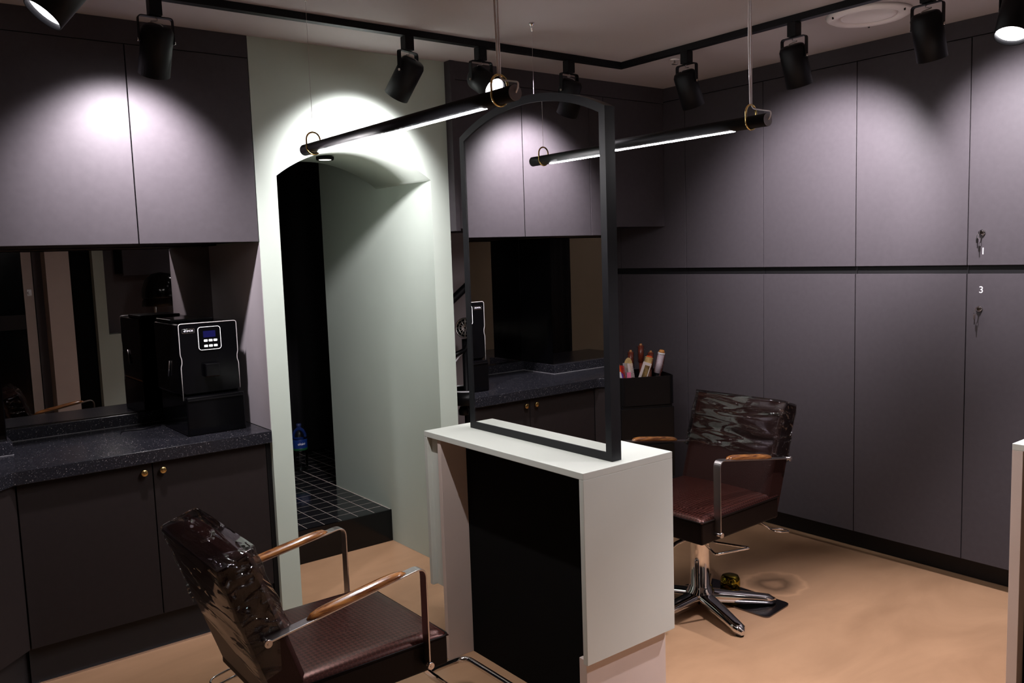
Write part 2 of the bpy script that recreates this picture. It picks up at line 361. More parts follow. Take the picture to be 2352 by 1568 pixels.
bm = BM(); box(bm, -.963, -.002, .657, .6635, .906, UZ-.002)
tag(obj('backsplash_mirror', bm, M_dimmir), 'dimmed mirror panel behind the coffee machine', 'mirror')
bm = BM(); box(bm, -2.0, -.968, .357, .3635, .906, UZ-.002)
tag(obj('backsplash_mirror', bm, M_dimmir), 'dimmed mirror panel on the stepped wall past the worktop corner', 'mirror')
bm = BM(); box(bm, -.969, -.9645, .36, .657, .906, UZ-.002)
tag(obj('backsplash_side_panel', bm, M_gloss), 'narrow black glossy panel on the side of the stepped wall', 'panel')

# ------------------------------------------------------------------ lockers on the right wall
ZU, ZL, ZD, ZB = 1.4716, 1.4336, 2.4595, .1176
SE = [.795, .333, -.2081, -.7497, -1.2894, -1.8244, -2.36, -2.90, -3.44, -3.98, BY+.002]
LAB = ['grey tall locker in the dark corner under the wall cabinets', 'grey tall locker beside the brush trolley', 'grey tall locker behind the back of the brown chair',
       'grey tall locker just past the brown chair towards the numbered one', 'grey tall locker next to the numbered one', 'grey tall locker with white numbers 1 and 3 and two keyed locks',
       'plain grey tall locker right after the numbered one towards the entrance', 'second plain grey locker past the numbered one', 'third plain grey locker past the numbered one', 'narrow grey locker filling the corner by the entrance wall']
def lock(w, par, y, z):
    l = w.add('lock', lathe_x(y, z), M_chrome, par)
    bm = BM(); x = XR-.016
    box(bm, x-.022, x, y-.002, y+.002, z-.006, z+.006); lo = fillet([(x-.02, y, z), (x-.02, y+.008, z-.012), (x-.02, y+.008, z-.024), (x-.02, y-.002, z-.024), (x-.02, y-.002, z-.012)], .004, 3, True); tube(bm, lo, .0012, 6, True)
    box(bm, x-.021, x-.019, y+.001, y+.011, z-.045, z-.022); box(bm, x-.021, x-.019, y+.003, y+.007, z-.068, z-.045)
    w.add('key', bm, M_chrome, l)
def lathe_x(y, z):
    bm = BM(); cyl(bm, (XR-.002, y, z), (XR-.008, y, z), .0135, .0125); cyl(bm, (XR-.008, y, z), (XR-.017, y, z), .0095, .009); return bm
for i, (a, b) in enumerate(zip(SE, SE[1:])):
    lab = LAB[i]
    t = thing('tall_locker', lab, 'locker', (XR+.2, (a+b)/2, 0), group='tall grey lockers along the wall'); w = W(t)
    w.box('body', XR+.02, XR+.40, b+.001, a-.001, ZB, ZC-.001, M_cabin)
    w.box('plinth', XR+.11, XR+.40, b, a, 0, ZB-.001, M_plinth)
    w.box('fascia', XR-.001, XR+.018, b, a, ZD+.004, ZC-.0005, M_cab)
    w.box('grip_rail', XR+.030, XR+.034, b, a, ZL-.004, ZU+.006, M_cab)
    u = w.box('door', XR, XR+.018, b+DG, a-DG, ZU, ZD, M_cab, .001)
    l = w.box('door', XR, XR+.018, b+DG, a-DG, ZB+.002, ZL, M_cab, .001)
    if i == 5:
        lock(w, u, -1.887, 1.614); lock(w, l, -1.882, 1.279)
        for s, y, z, par in (('1', -1.891, 1.532, u), ('3', -1.887, 1.362, l)):
            mw = Matrix.Translation(Vector((XR-.0009, y, z))-w.o) @ Matrix(((0, 0, -1, 0), (-1, 0, 0, 0), (0, 1, 0, 0), (0, 0, 0, 1)))
            text_mesh('number', s, .042, M_num, par, mw)

# ------------------------------------------------------------------ tiled step, curtain and bottle in the passage
def step():
    t = thing('tiled_step', 'black tiled step with pale grout lines inside the arched passage', 'step', (.5, 1.2, 0)); w = W(t)
    w.box('riser', AX0+.002, AX1-.002, .5486, .562, 0, .1795, M_gloss)
    w.box('grout_bed', AX0+.002, AX1-.0, .5625, 2.25, 0, .1786, mat('grout', (.42, .37, .32), .8))
    mt = mat('black_tile', (.010, .010, .011), .12, spec=.5); me = None
    for i in range(10):
        for j in range(17):
            x = AX1-.004-.1*i; y = .552+.1*j
            if i >= 8:
                continue
            if x-.1 < AX0-.01: continue
            if me is None:
                bm = BM(); box(bm, .0014, .0986, .0014, .0986, 0, .0043); o = obj('tile', bm, mt, t, .0008, 1); me = o.data
            else:
                o = bpy.data.objects.new('tile', me); COL.objects.link(o); o.parent = t
            o.location = Vector((x-.1, y, .1745)) - w.o
    t2 = thing('tiled_landing', 'black tiled landing past the end of the sage passage wall', 'landing', (1.4, 1.8, 0)); w2 = W(t2)
    w2.box('grout_bed', AX1+.001, 1.88, 1.25, 2.25, 0, .1786, MATS['grout'])
    for i in range(9):
        for j in range(10):
            o = bpy.data.objects.new('tile', me); COL.objects.link(o); o.parent = t2
            o.location = Vector((AX1+.0+.1*i, 1.252+.1*j, .1745)) - w2.o
step()
def curtain(name, label, a, b, z0, z1, amp=.03, n=60, waves=9, m=M_curt):
    bm = BM(); a = Vector(a); b = Vector(b); d = (b-a); nn = Vector((-d.y, d.x, 0)).normalized(); rows = []
    for i in range(n*2+1):
        t = i/(2*n); p = a + d*t + nn*amp*math.sin(t*waves*2*PI)*(.7+.3*math.sin(t*17)); rows.append((bm.verts.new((p.x, p.y, z0)), bm.verts.new((p.x, p.y, z1))))
    for A, B in zip(rows, rows[1:]): bm.faces.new((A[0], B[0], B[1], A[1]))
    o = obj(name, bm, m, smooth=True); s = o.modifiers.new('solid', 'SOLIDIFY'); s.thickness = .004
    return tag(o, label, 'curtain')
curtain('curtain', 'black floor length curtain at the back of the arched passage', (AX0+.01, 2.27, 0), (1.88, 2.27, 0), .185, ZC-.02)
curtain('curtain', 'black curtain in the doorway of the beige side wall', (LX-.2, -2.25, 0), (LX-.2, -1.58, 0), .01, ZC-.02, waves=6)
def bottle():
    t = thing('water_bottle', 'clear water bottle with blue label on the tiled step', 'bottle', (.889, 1.77, .1825))
    prof = [(.030, .0), (.046, .004), (.049, .012), (.048, .022), (.050, .03), (.050, .06), (.048, .066), (.050, .072), (.050, .115), (.0475, .122), (.050, .129), (.050, .185), (.0505, .20), (.0505, .232), (.046, .254), (.034, .276), (.018, .289), (.0145, .294), (.0145, .300)]
    obj('body', lathe(BM(), prof, 32), M_pet, t)
    obj('cap', lathe(BM(), [(.0165, .298), (.0175, .3), (.0175, .314), (.015, .317), (0, .317)], 24), mat('navy_plastic', (.02, .03, .09), .4), t)
    l = obj('label', lathe(BM(), [(.0508, .153), (.0512, .155), (.0512, .212), (.0508, .214)], 32), mat('blue_label', (.008, .03, .16), .35), t)
    obj('label_band', lathe(BM(), [(.0511, .141), (.0515, .143), (.0515, .154), (.0511, .156)], 32), mat('green_label', (.01, .07, .03), .35), l)
    d = Vector((CAM.x-.889, CAM.y-1.77, 0)).normalized(); a = math.atan2(d.y, d.x)
    me = text_mesh('lettering', 'oloivi', .024, M_num, l, Matrix.Identity(4))
    for v in me.data.vertices:
        th = a + .25 + v.co.x/.0516; z = .186 + v.co.y; r = .0516+v.co.z; v.co = (r*math.cos(th), r*math.sin(th), z)
bottle()
def downlight():
    t = thing('recessed_downlight', 'small lit recessed downlight in the arch soffit', 'downlight', (.46, .27, 2.075))
    obj('trim_ring', lathe(BM(), [(.030, .0), (.040, -.004), (.043, .0), (.043, .012)], 28), M_dark, t)
    obj('lens', lathe(BM(), [(.0295, -.003), (.0295, .004), (0, .004)], 24), mat('downlight_lens', (.9, .88, .85), .4, emit=(1, .93, .85), estr=1.6), t)
downlight()

# ------------------------------------------------------------------ coffee machine
def coffee():
    t = thing('coffee_machine', 'black automatic coffee machine with chrome outline and lit buttons', 'coffee machine', (-.19, .35, .8502)); w = W(t)
    X0, X1, Y0 = -.322, -.064, .165
    w.box('base_box', X0+.006, X1+.003, .135, .50, .8502, 1.02, M_gloss, .006)
    b = w.box('body', X0, X1, Y0+.012, .53, 1.02, 1.335, M_gloss, .012)
    fn = lambda a, z, h: (a, h, z)
    door = rrect(X0+.004, X1-.004, 1.03, 1.338, .018)
    bm = BM(); prism(bm, door, fn, Y0, Y0+.014); d = w.add('front_door', bm, M_gloss, bevel=.002)
    e = .0035
    path = [(X0+e, 1.005), (X0+e, 1.15), (X0+e+.005, 1.165), (X0+e+.005, 1.185), (X0+e, 1.20), (X0+e, 1.337), (X1-e, 1.337), (X1-e, 1.20), (X1-e-.005, 1.185), (X1-e-.005, 1.165), (X1-e, 1.15), (X1-e, 1.035)]
    pp = [(a, Y0-.001, z) for a, z in path]; q = fillet(pp[:5]+pp[5:7]+pp[7:], .012, 5)
    w.add('chrome_outline', tube(BM(), q, .0018, 8), mat('trim_reflection', (.75, .72, .70), .3, metal=.4), d)  # pale colour stands in for light reflected by the polished trim
    # control panel
    px0, px1, pz0, pz1 = -.238, -.141, 1.218, 1.318
    p = w.add('control_panel', prism(BM(), rrect(px0, px1, pz0, pz1, .012), fn, Y0-.004, Y0), M_gloss, d)
    w.add('panel_outline', tube(BM(), [(a, Y0-.0045, z) for a, z in rrect(px0, px1, pz0, pz1, .012)], .0011, 6, True), mat('lit_outline', (.9, .88, .9), .3, emit=(1, .95, .97), estr=.8), p)
    w.box('display', px0+.022, px1-.022, Y0-.0045, Y0-.004, 1.272, 1.30, mat('blue_display', (.004, .004, .03), .2, emit=(.02, .02, .3), estr=.12), p=None) if False else w.box('display', px0+.022, px1-.022, Y0-.0046, Y0-.0039, 1.272, 1.30, mat('blue_display', (.004, .004, .03), .2, emit=(.02, .02, .3), estr=.12), 0, p)
    mb = mat('lit_button', (.9, .9, .9), .4, emit=(1, .96, 1), estr=1.6)
    for r in range(2):
        for c in range(3):
            x = px0+.031+c*.021; z = 1.2585-r*.0235
            w.add('button', prism(BM(), rrect(x-.0075, x+.0075, z-.005, z+.004, .0015, 2), fn, Y0-.0062, Y0-.0038), mb, p)
    # badge
    bx = X0+.018
    bd = w.add('badge', tube(BM(), [(a, Y0-.001, z) for a, z in rrect(bx, bx+.052, 1.296, 1.314, .002, 2)], .0009, 6, True), M_chrome, d)
    mw = Matrix.Translation(Vector((bx+.030, Y0-.0008, 1.305))-w.o) @ Matrix.Rotation(PI/2, 4, 'X')
    text_mesh('badge_lettering', 'TIMOR', .0115, M_num, bd, mw)
    bm = BM(); prism(bm, [(bx+.006, 1.305), (bx+.0095, 1.301), (bx+.013, 1.3035), (bx+.012, 1.3095)], fn, Y0-.001, Y0-.0003); w.add('badge_emblem', bm, M_num, bd)
    w.add('dispense_spout', box(BM(), -.225, -.16, Y0-.03, Y0, 1.10, 1.16), M_gloss, bevel=.005)
    w.box('drip_tray_edge', X0+.012, X1-.006, .131, .136, 1.003, 1.009, M_blkp)
    for k in range(6): w.box('top_vent', -.28+k*.034, -.258+k*.034, .20, .24, 1.334, 1.3375, M_chrome if k % 3 == 0 else M_blkp)
    w.box('water_tank_lid', X0+.01, -.12, .30, .52, 1.335, 1.350, M_gloss, .004)
    bm = BM(); cyl(bm, (X0-.004, .30, 1.17), (X0-.004, .33, 1.10), .0035, .005, 8); w.add('side_lever', bm, M_steel)
coffee()
bm = BM(); tube(bm, fillet([(-.33, .50, .856), (-.42, .46, .854), (-.50, .50, .8535), (-.52, .44, .8535)], .05, 6), .0028, 6)
tag(obj('power_cord', bm, M_blkp), 'thin black power cord lying on the worktop', 'cord')

# ------------------------------------------------------------------ work desk and standing mirror
DX0, DX1, DY0, DY1, DZ = .3223, .7322, -.7518, -1.6748, .9082
def desk(label, ox, oy, plain=False):
    t = thing('styling_desk', label, 'desk', ((DX0+DX1)/2+ox, (DY0+DY1)/2+oy, 0)); L = W(t); L.o = Vector(((DX0+DX1)/2, (DY0+DY1)/2, 0)); G = .2845
    L.box('desk_top', DX0, DX1, DY1, DY0, DZ-.022, DZ, M_desk, .0012)
    if plain:
        for y0, y1 in ((DY0-.034, DY0), (DY1, DY1+.034)): L.box('end_panel', DX0, DX1, y0, y1, 0, DZ-.0222, M_pink, .0012)
        L.box('back_panel', .37, DX1-.06, DY1+.0345, DY0-.0345, .0, DZ-.0225, M_dark)
        for k in range(3): L.box('drawer_front', .362, .3698, DY1+.04, DY0-.04, .03+k*.285, .31+k*.285, M_gloss, .001)
        return
    for y0, y1 in ((DY0-.020, DY0), (DY1, DY1+.020)): L.box('end_panel', DX0, DX1, y0, y1, G, DZ-.0222, M_desk, .0012)
    L.box('recessed_core', DX0+.022, DX1-.022, DY0-.085, DY0-.0205, G, DZ-.0225, M_desk)
    L.box('inner_panel', DX0+.006, DX1-.006, DY0-.107, DY0-.0855, 0, DZ-.0225, M_pink, .0012)
    L.box('plinth', .345, .718, DY1+.0305, DY1+.065, 0, G-.0005, M_pink, .0012)
    L.box('plinth_head', .36, .71, DY1+.0205, DY1+.065, G, G+.05, M_dark)
    L.box('back_panel', .4463, DX1-.124, DY1+.066, DY0-.1075, .0, DZ-.0225, M_dark)
    L.box('back_panel_edge', .4463, DX1-.124, DY1+.0205, DY1+.0655, G+.051, DZ-.0225, M_dark)
desk('white and sage desk with black back panel below the standing mirror', 0, 0)
EX, EY = 1.5917-DX0, -2.4-DY0
desk('white topped desk with plain beige ends and black drawers beside the numbered locker', EX, EY, True)
MX0, MX1, MY0, MY1, MZS = .487, .530, -.8379, -1.6348, 2.0403
def mirror(label, ox, oy):
    t = thing('standing_mirror', label, 'mirror', ((MX0+MX1)/2+ox, (MY0+MY1)/2+oy, DZ)); w = W(t); w.o = Vector(((MX0+MX1)/2, (MY0+MY1)/2, DZ))
    def outline(g):
        y0, y1, zb = MY0-g, MY1+g, DZ+.0004+g; c = (MY0+MY1)/2; h = (MY0-MY1)/2; rise = .092; R = (h*h+rise*rise)/(2*rise); zc = MZS+rise-R; r = R-g; hh = h-g
        a = math.asin(hh/r); pts = [(y0, zb), (y1, zb)]
        for k in range(33): th = -a+2*a*k/32; pts.append((c+r*math.sin(th), zc+r*math.cos(th)))
        return pts
    A = outline(0); B = outline(.027); bm = BM(); n = len(A)
    va = [[bm.verts.new((x, y, z)) for y, z in P] for P in (A, B) for x in (MX0, MX1)]
    for i in range(n):
        j = (i+1) % n
        bm.faces.new((va[0][i], va[0][j], va[2][j], va[2][i])); bm.faces.new((va[1][i], va[3][i], va[3][j], va[1][j]))
        bm.faces.new((va[0][i], va[1][i], va[1][j], va[0][j])); bm.faces.new((va[2][i], va[2][j], va[3][j], va[3][i]))
    w.add('frame', bm, M_blkm)
    bm = BM(); prism(bm, outline(.0255), lambda a, b, h: (h, a, b), MX0+.004, MX1-.004); w.add('mirror_glass', bm, M_mirror)
mirror('double sided arched standing mirror in black frame on the desk', 0, 0)

# ------------------------------------------------------------------ pendant tube lamps
def pendant(label, x, yf, yn, zb, group=None):
    t = thing('pendant_tube_lamp', label, 'pendant lamp', (x, (yf+yn)/2, zb)); w = W(t); R = .0205; zt = zb+.0845; zc = zb+.006+R
    L0, L1 = yn-.062, yf+.075
    w.add('tube', cyl(BM(), (x, L0, zc), (x, L1, zc), R, seg=32), M_blk)
    w.add('end_cap', cyl(BM(), (x, L0-.003, zc), (x, L0, zc), R*.97, seg=32), mat('grey_cap', (.22, .2, .23), .5))
    # light strip: lower part of the tube
    bm = BM(); s0, s1 = yn+.068, yf-.048; k = 10; rows = []
    for i in range(k+1):
        th = -PI/2 - .42 + .84*i/k; r = R+.0012
        rows.append([bm.verts.new((x+rr*math.cos(th), y, zc+rr*math.sin(th))) for rr in (r, R-.002) for y in (s0, s1)])
    for A, B in zip(rows, rows[1:]):
        f = bm.faces.new((A[0], A[1], B[1], B[0])); f.smooth = True; bm.faces.new((A[0], B[0], B[2], A[2])); bm.faces.new((A[1], A[3], B[3], B[1]))
    for A in (rows[0], rows[-1]): bm.faces.new((A[0], A[2], A[3], A[1]))
    w.add('light_strip', bm, M_strip)
    for y in (yf, yn):
        hw = .0265; pts = [(x+hw*math.cos(a), y, zt-hw-.003+hw*math.sin(a)) for a in [PI*i/12 for i in range(13)]] + [(x-hw*math.cos(a), y, zb+hw+.003-hw*math.sin(a)) for a in [PI*i/12 for i in range(13)]]
        w.add('hanging_loop', tube(BM(), pts, .0032, 8, True), M_brass)
    wr = w.add('hanging_wire', tube(BM(), [(x, yf, zt-.004), (x, yf, ZC-.02)], .0007, 6), M_steel)
    w.add('ceiling_anchor', lathe(BM(), [(.0035, -.036), (.0035, -.016), (.006, -.013), (.0125, -.004), (.0125, 0), ], 16, (x, yf, ZC-.0003)), M_chrome, wr)
    cb = BM(); tube(cb, [(x-.0035, yn, zt-.002), (x-.0035, yn+.002, zt+.09), (x-.007, yn+.002, zt+.22), (x-.004, yn, ZC-.02)], .003, 8); tube(cb, [(x+.003, yn, zt-.002), (x+.0025, yn, zt+.1), (x+.001, yn, zt+.25), (x+.003, yn, ZC-.02)], .0026, 8)
    c = w.add('power_cable', cb, M_cable)
    w.add('cable_tail', tube(BM(), fillet([(x, yn, zt-.002), (x+.003, yn-.006, zt-.016), (x+.004, yn-.035, zt-.024), (x+.004, L0-.010, zt-.033), (x+.003, L0-.010, zc+.012), (x+.002, L0-.002, zc)], .02, 5), .0022, 6), M_cable, c)
    w.add('ceiling_cup', lathe(BM(), [(.012, -.024), (.03, -.022), (.033, -.018), (.033, 0)], 20, (x, yn, ZC-.0003)), M_ventw, c)
pendant('black tube pendant lamp over the brown chair by the worktop', -.0499, -.6922, -1.8029, 1.967)
pendant('black tube pendant lamp over the brown chair by the lockers', .9154, -.7784, -1.8639, 1.958)

# ------------------------------------------------------------------ track and spots
TY, TX, TL = -.42, 1.80, -.86
t = thing('ceiling_track', 'black L shaped track rail for the spot lamps on the ceiling', 'track', (0, 0, ZC)); w = W(t)
w.box('rail', TL-.018, TX+.018, TY-.018, TY+.018, ZC-.028, ZC-.0004, M_blk, .001)
w.box('rail', TX-.018, TX+.018, -4.2, TY-.0185, ZC-.028, ZC-.0004, M_blk, .001)
w.box('rail', TL-.018, TL+.018, -4.2, TY-.0185, ZC-.028, ZC-.0004, M_blk, .001)
def spot(label, x, y, d, pan, on=True, power=1., size=115, blend=.55, group=None, beam=None):
    """d: aim direction; pan: direction of the yoke bar"""
    t = thing('track_spotlight', label, 'spotlight', (x, y, ZC-.028), group=group); w = W(t); zt = ZC-.0283
    w.box('adapter', x-.021, x+.021, y-.021, y+.021, zt-.058, zt, M_blk, .002)
    s = Vector((math.cos(pan), math.sin(pan), 0)); top = Vector((x, y, zt-.061)); R = .054; hw = .058; piv = top-Vector((0, 0, .082))
    n = Vector((-s.y, s.x, 0))
    path = fillet([(-hw, -.088, 0), (-hw, 0, 0), (hw, 0, 0), (hw, -.088, 0)], .012, 4)
    bm = BM(); band(bm, [(p.x, p.y) for p in path], lambda a, b, h: top+s*a+Vector((0, 0, b))+n*h, -.010, .010, .003); yk = w.add('yoke', bm, M_blk)
    for sg in (-1, 1):
        w.add('screw', cyl(BM(), piv+s*sg*(hw+.0012), piv+s*sg*(hw+.006), .0065, .005, 12), M_chrome, yk)
    d = Vector(d).normalized(); d = (d - s*d.dot(s)).normalized() if abs(d.dot(s)) > .0 else d
    a = piv - d*.052; e = piv + d*.118
    bm = BM(); x_, y_, _ = frame_of(d); seg = 32
    prof = [(.0, -.052), (.040, -.052), (.047, -.048), (R, -.034), (R, .118), (R-.003, .118), (R-.004, .095)]
    rings = [[bm.verts.new(piv + d*z + max(r, .0005)*(math.cos(2*PI*k/seg)*x_+math.sin(2*PI*k/seg)*y_)) for k in range(seg)] for r, z in prof]
    for A, B in zip(rings, rings[1:]):
        for k in range(seg): f = bm.faces.new((A[k], A[(k+1) % seg], B[(k+1) % seg], B[k])); f.smooth = True
    c = w.add('can', bm, M_blk)
    cc = w.add('lens', cyl(BM(), piv+d*.094, piv+d*.102, R-.0045, R-.006, 28), M_lens if on else M_lensoff, c)
    w.add('lamp_wire', tube(BM(), fillet([top+Vector((0, 0, .002)), top+s*.012-Vector((0, 0, .012)), top-s*.022-Vector((0, 0, .016)), a+s*.012+Vector((0, 0, .006)), a+s*.02+d*.004], .02, 5), .002, 6), M_steel, yk)
    if on:
        l = bpy.data.lights.new('spot_light', 'SPOT'); l.energy = SPOT_W*power; l.color = SPOT_COL; l.spot_size = math.radians(size); l.spot_blend = blend; l.shadow_soft_size = .03
        lo = bpy.data.objects.new('spot_light', l); COL.objects.link(lo); lo.parent = t
        lo.location = piv+d*.124-w.o; lo.rotation_euler = Vector(beam or d).to_track_quat('-Z', 'Y').to_euler()
    return t
spot('lit black can spotlight tilted so its bright lens shows above the wall cabinets', TL, -.93, (-.62, -.05, -.78), PI/2, power=.6)
spot('black can spotlight turned to the grey doors above the coffee machine', -.49, TY, (-.05, .50, -.86), .0, power=2.3, beam=(-.05, .7, -.62), size=104, blend=.75)
spot('black can spotlight turned to the sage wall over the arch', .53, TY, (-.2, .60, -.8), .35, power=2.3, beam=(-.05, .75, -.62), size=106, blend=.8)
spot('lit black can spotlight with glaring lens behind the tube lamp', .91, TY, (0, -.85, -.5), .0, power=.5, size=80)
spot('unlit black can spotlight hanging above the top of the standing mirror', 1.44, TY, (.0, .4, -.9), .1, on=False)
spot('unlit black can spotlight just past the corner of the ceiling track', TX, -.85, (.4, .1, -.9), PI/2, on=False)
spot('black can spotlight beside the round ceiling diffuser turned to the lockers', TX, -1.43, (.36, .12, -.92), PI/2, power=4.3, beam=(.8, .30, -.50), size=88, blend=.75)
spot('black can spotlight beyond the round ceiling diffuser turned to the lockers', TX, -1.99, (.36, .08, -.92), PI/2, power=3.2, beam=(.8, -.15, -.46), size=88, blend=.75)
spot('lit black can spotlight pointing down near the numbered locker', TX, -2.30, (-.45, 0, -.9), PI/2, power=4.6, size=85, beam=(-.1, -.15, -1))
G_ = 'unlit spotlights on the entrance side of the track'
spot('black can spotlight on the right rail aimed back at the desk end', TX, -3.1, (-1.15, 1.35, -1.75), .85, power=2.6, size=52, blend=.7)
spot('black can spotlight near the entrance end of the locker side rail', TX, -3.8, (-.2, 0, -1), PI/2, power=.6, size=80)
for yy, lb in ((-2.3, 'unlit black can spotlight on the worktop side rail, nearer the worktop'), (-3.4, 'unlit black can spotlight on the worktop side rail, nearer the entrance')): spot(lb, TL, yy, (-.1, 0, -1), PI/2, on=False, group=G_)

# ceiling diffuser and sprinkler
t = thing('air_diffuser', 'round white air diffuser set in the ceiling', 'vent', (2.055, -1.615, ZC))
obj('outer_ring', lathe(BM(), [(.112, -.001), (.115, -.010), (.128, -.018), (.148, -.020), (.164, -.012), (.170, -.001), ], 48), M_ventw, t)
obj('inner_ring', lathe(BM(), [(.0, -.004), (.085, -.004), (.1, -.012), (.111, -.012), (.113, -.001)], 48), M_ventw, t)
for k in range(3):
    a = k*2.1+.5; obj('screw', cyl(BM(), (.157*math.cos(a), .157*math.sin(a), -.0225), (.157*math.cos(a), .157*math.sin(a), -.014), .004, seg=8), M_blk, t)
t = thing('sprinkler_head', 'small sprinkler head on the ceiling by the track corner', 'sprinkler', (1.98, -.62, ZC))
obj('plate', lathe(BM(), [(.026, -.0005), (.024, -.005), (.01, -.006), (0, -.006)], 20), M_ventw, t)
obj('deflector', lathe(BM(), [(.0, -.006), (.005, -.007), (.005, -.02), (.015, -.022), (.015, -.025), (0, -.026)], 16), M_steel, t)

# ------------------------------------------------------------------ chairs
def lerp(a, b, t): return a+(b-a)*t
def chair(label, x, y, rz, dh, base_rot):
    t = thing('styling_chair', label, 'chair', (x, y, 0), rz)
    HW, ZS, ZQ, SF = .242, .523+dh, .41+dh, .293
    # seat box and cushion
    obj('seat_box', box(BM(), -.235, SF, -HW, HW, ZQ, ZS-.022), M_leather, t, .008, 3)
    bm = BM(); nx, ny = 28, 28; g = []
    for i in range(nx+1):
        row = []
        for j in range(ny+1):
            u, v = i/nx, j/ny; f = lerp(-.235, SF+.003, u); s = lerp(-HW-.003, HW+.003, v)
            eu = min(1, (1-u)/.10); ev = min(1, min(v, 1-v)/.07); c = math.sqrt(max(0, 1-(1-eu)**2))*math.sqrt(max(0, 1-(1-ev)**2))
            z = ZS-.012+.012*c + .012*math.sin(PI*v)*math.sin(PI*min(1, u*1.0))**.5*c if False else ZS-.020+.017*c+.016*math.sin(PI*v)**.6*math.sin(PI*(.15+u*.80))
            row.append(bm.verts.new((f, s, z)))
        g.append(row)
    for i in range(nx):
        for j in range(ny): bm.faces.new((g[i][j], g[i+1][j], g[i+1][j+1], g[i][j+1]))
    rim = [g[i][0] for i in range(nx+1)]+[g[nx][j] for j in range(1, ny+1)]+[g[i][ny] for i in range(nx-1, -1, -1)]+[g[0][j] for j in range(ny-1, 0, -1)]
    low = [bm.verts.new((v.co.x, v.co.y, ZS-.023)) for v in rim]; n = len(rim)
    for i in range(n): bm.faces.new((rim[i], rim[(i+1) % n], low[(i+1) % n], low[i]))
    bm.faces.new(low[::-1]); cu = obj('seat_cushion', bm, M_weave, t, smooth=True)
    pts = [(-.235, HW+.003), (SF+.003, HW+.003), (SF+.003, -HW-.003), (-.235, -HW-.003)]
    obj('piping', tube(BM(), fillet([(a, b, ZS-.02) for a, b in pts], .02, 4), .0035, 6), M_leather, cu)
    # backrest: leaning padded slab
    HB = .237; lean = Vector((-.287+.150, .908-.50)).normalized(); nn = Vector((lean.y, -lean.x))   # nn points forward
    O = Vector((-.137, .455+dh))
    def bp(u, s, d): p = O+lean*u+nn*d; return (p.x, s, p.y)      # u along the back, d forward of its front plane
    LEN = .478; TH = .100
    bm = BM(); nu, ns = 22, 22; F = []
    for i in range(nu+1):
        row = []
        for j in range(ns+1):
            u, v = i/nu, j/ns; eu = min(1, (1-u)/.07); ev = min(1, min(v, 1-v)/.06)
            c = math.sqrt(max(0, 1-(1-eu)**2))*math.sqrt(max(0, 1-(1-ev)**2))
            row.append(bm.verts.new(bp(-.02+u*(LEN+.02), lerp(-HB, HB, v), -.016+.016*c+.006*math.sin(PI*v))))
        F.append(row)
    for i in range(nu):
        for j in range(ns): bm.faces.new((F[i][j], F[i+1][j], F[i+1][j+1], F[i][j+1]))
    rim = [F[i][0] for i in range(nu+1)]+[F[nu][j] for j in range(1, ns+1)]+[F[i][ns] for i in range(nu-1, -1, -1)]+[F[0][j] for j in range(ns-1, 0, -1)]
    uv = [(i/nu, 0) for i in range(nu+1)]+[(1, j/ns) for j in range(1, ns+1)]+[(i/nu, 1) for i in range(nu-1, -1, -1)]+[(0, j/ns) for j in range(ns-1, 0, -1)]
    back = [bm.verts.new(bp(-.02+u*(LEN+.02), lerp(-HB, HB, v), -TH)) for u, v in uv]; n = len(rim)
    for i in range(n): bm.faces.new((rim[i], rim[(i+1) % n], back[(i+1) % n], back[i]))
    bm.faces.new(back); bk = obj('backrest', bm, M_weave if False else mat('brown_leather_back', (.018, .005, .004), .42, spec=.2, bump=.25, bscale=260), t, smooth=False)
    for f in bk.data.polygons: f.use_smooth = True
    m = bk.modifiers.new('split', 'EDGE_SPLIT'); m.split_angle = .7
    # clear plastic sleeve over the upper part
    bm = BM(); ring_n = 72; rows = []; rnd = random.Random(int(abs(x)*100)+3)
    ph = [rnd.uniform(0, 6) for _ in range(8)]
    def section(q):                                  # rounded rectangle round the slab: (s, d)
        R_ = rrect(-HB-.006, HB+.006, -TH-.006, .012, .018, 6); k = q*len(R_); i = int(k) % len(R_); a = R_[i]; b = R_[(i+1) % len(R_)]; return lerp(a[0], b[0], k-int(k)), lerp(a[1], b[1], k-int(k))
    nu = 26
    for i in range(nu+1):
        row = []
        for k in range(ring_n):
            s, d = section(k/ring_n); backside = d < -TH*.5
            u0 = LEN*.48 + .012*math.sin(s*20+ph[0]) - (.10*(1-abs(s+HB*.9)/(2*HB)) if backside else 0)
            tt = i/nu; u = lerp(u0, LEN+.008, tt)
            wv = .0014*math.sin(u*62+s*9+ph[1])+.0009*math.sin(u*110-s*14+ph[2])+.0009*math.sin(u*41+s*33+ph[3])
            flare = .006*(1-tt)**3
            sg = 1+ (wv*6 if abs(d+.05) < .045 else 0)*.1
            dd = d+(wv+flare if d > -.01 else (-wv-flare if d < -TH+.01 else 0)); ss = s*(1+.01*(1-tt)**3)+(wv*.5*(1 if s > 0 else -1) if abs(s) > HB else 0)
            row.append(bm.verts.new(bp(u, ss, dd)))
        rows.append(row)
    for A, B in zip(rows, rows[1:]):
        for k in range(ring_n): f = bm.faces.new((A[k], A[(k+1) % ring_n], B[(k+1) % ring_n], B[k])); f.smooth = True
    top = rows[-1]; cen = []
    # wrinkled top: bridge the two long sides
    half = ring_n//2; f = bm.faces.new(top); bmesh.ops.triangulate(bm, faces=[f])
    obj('plastic_cover', bm, M_film, bk, smooth=True)['label'] = 'wrinkled clear plastic sleeve'
    # arms
    AF, AR, ZA, ZAR, ZV, HA = .210, -.278, .746+dh, .667+dh, .442+dh, .272
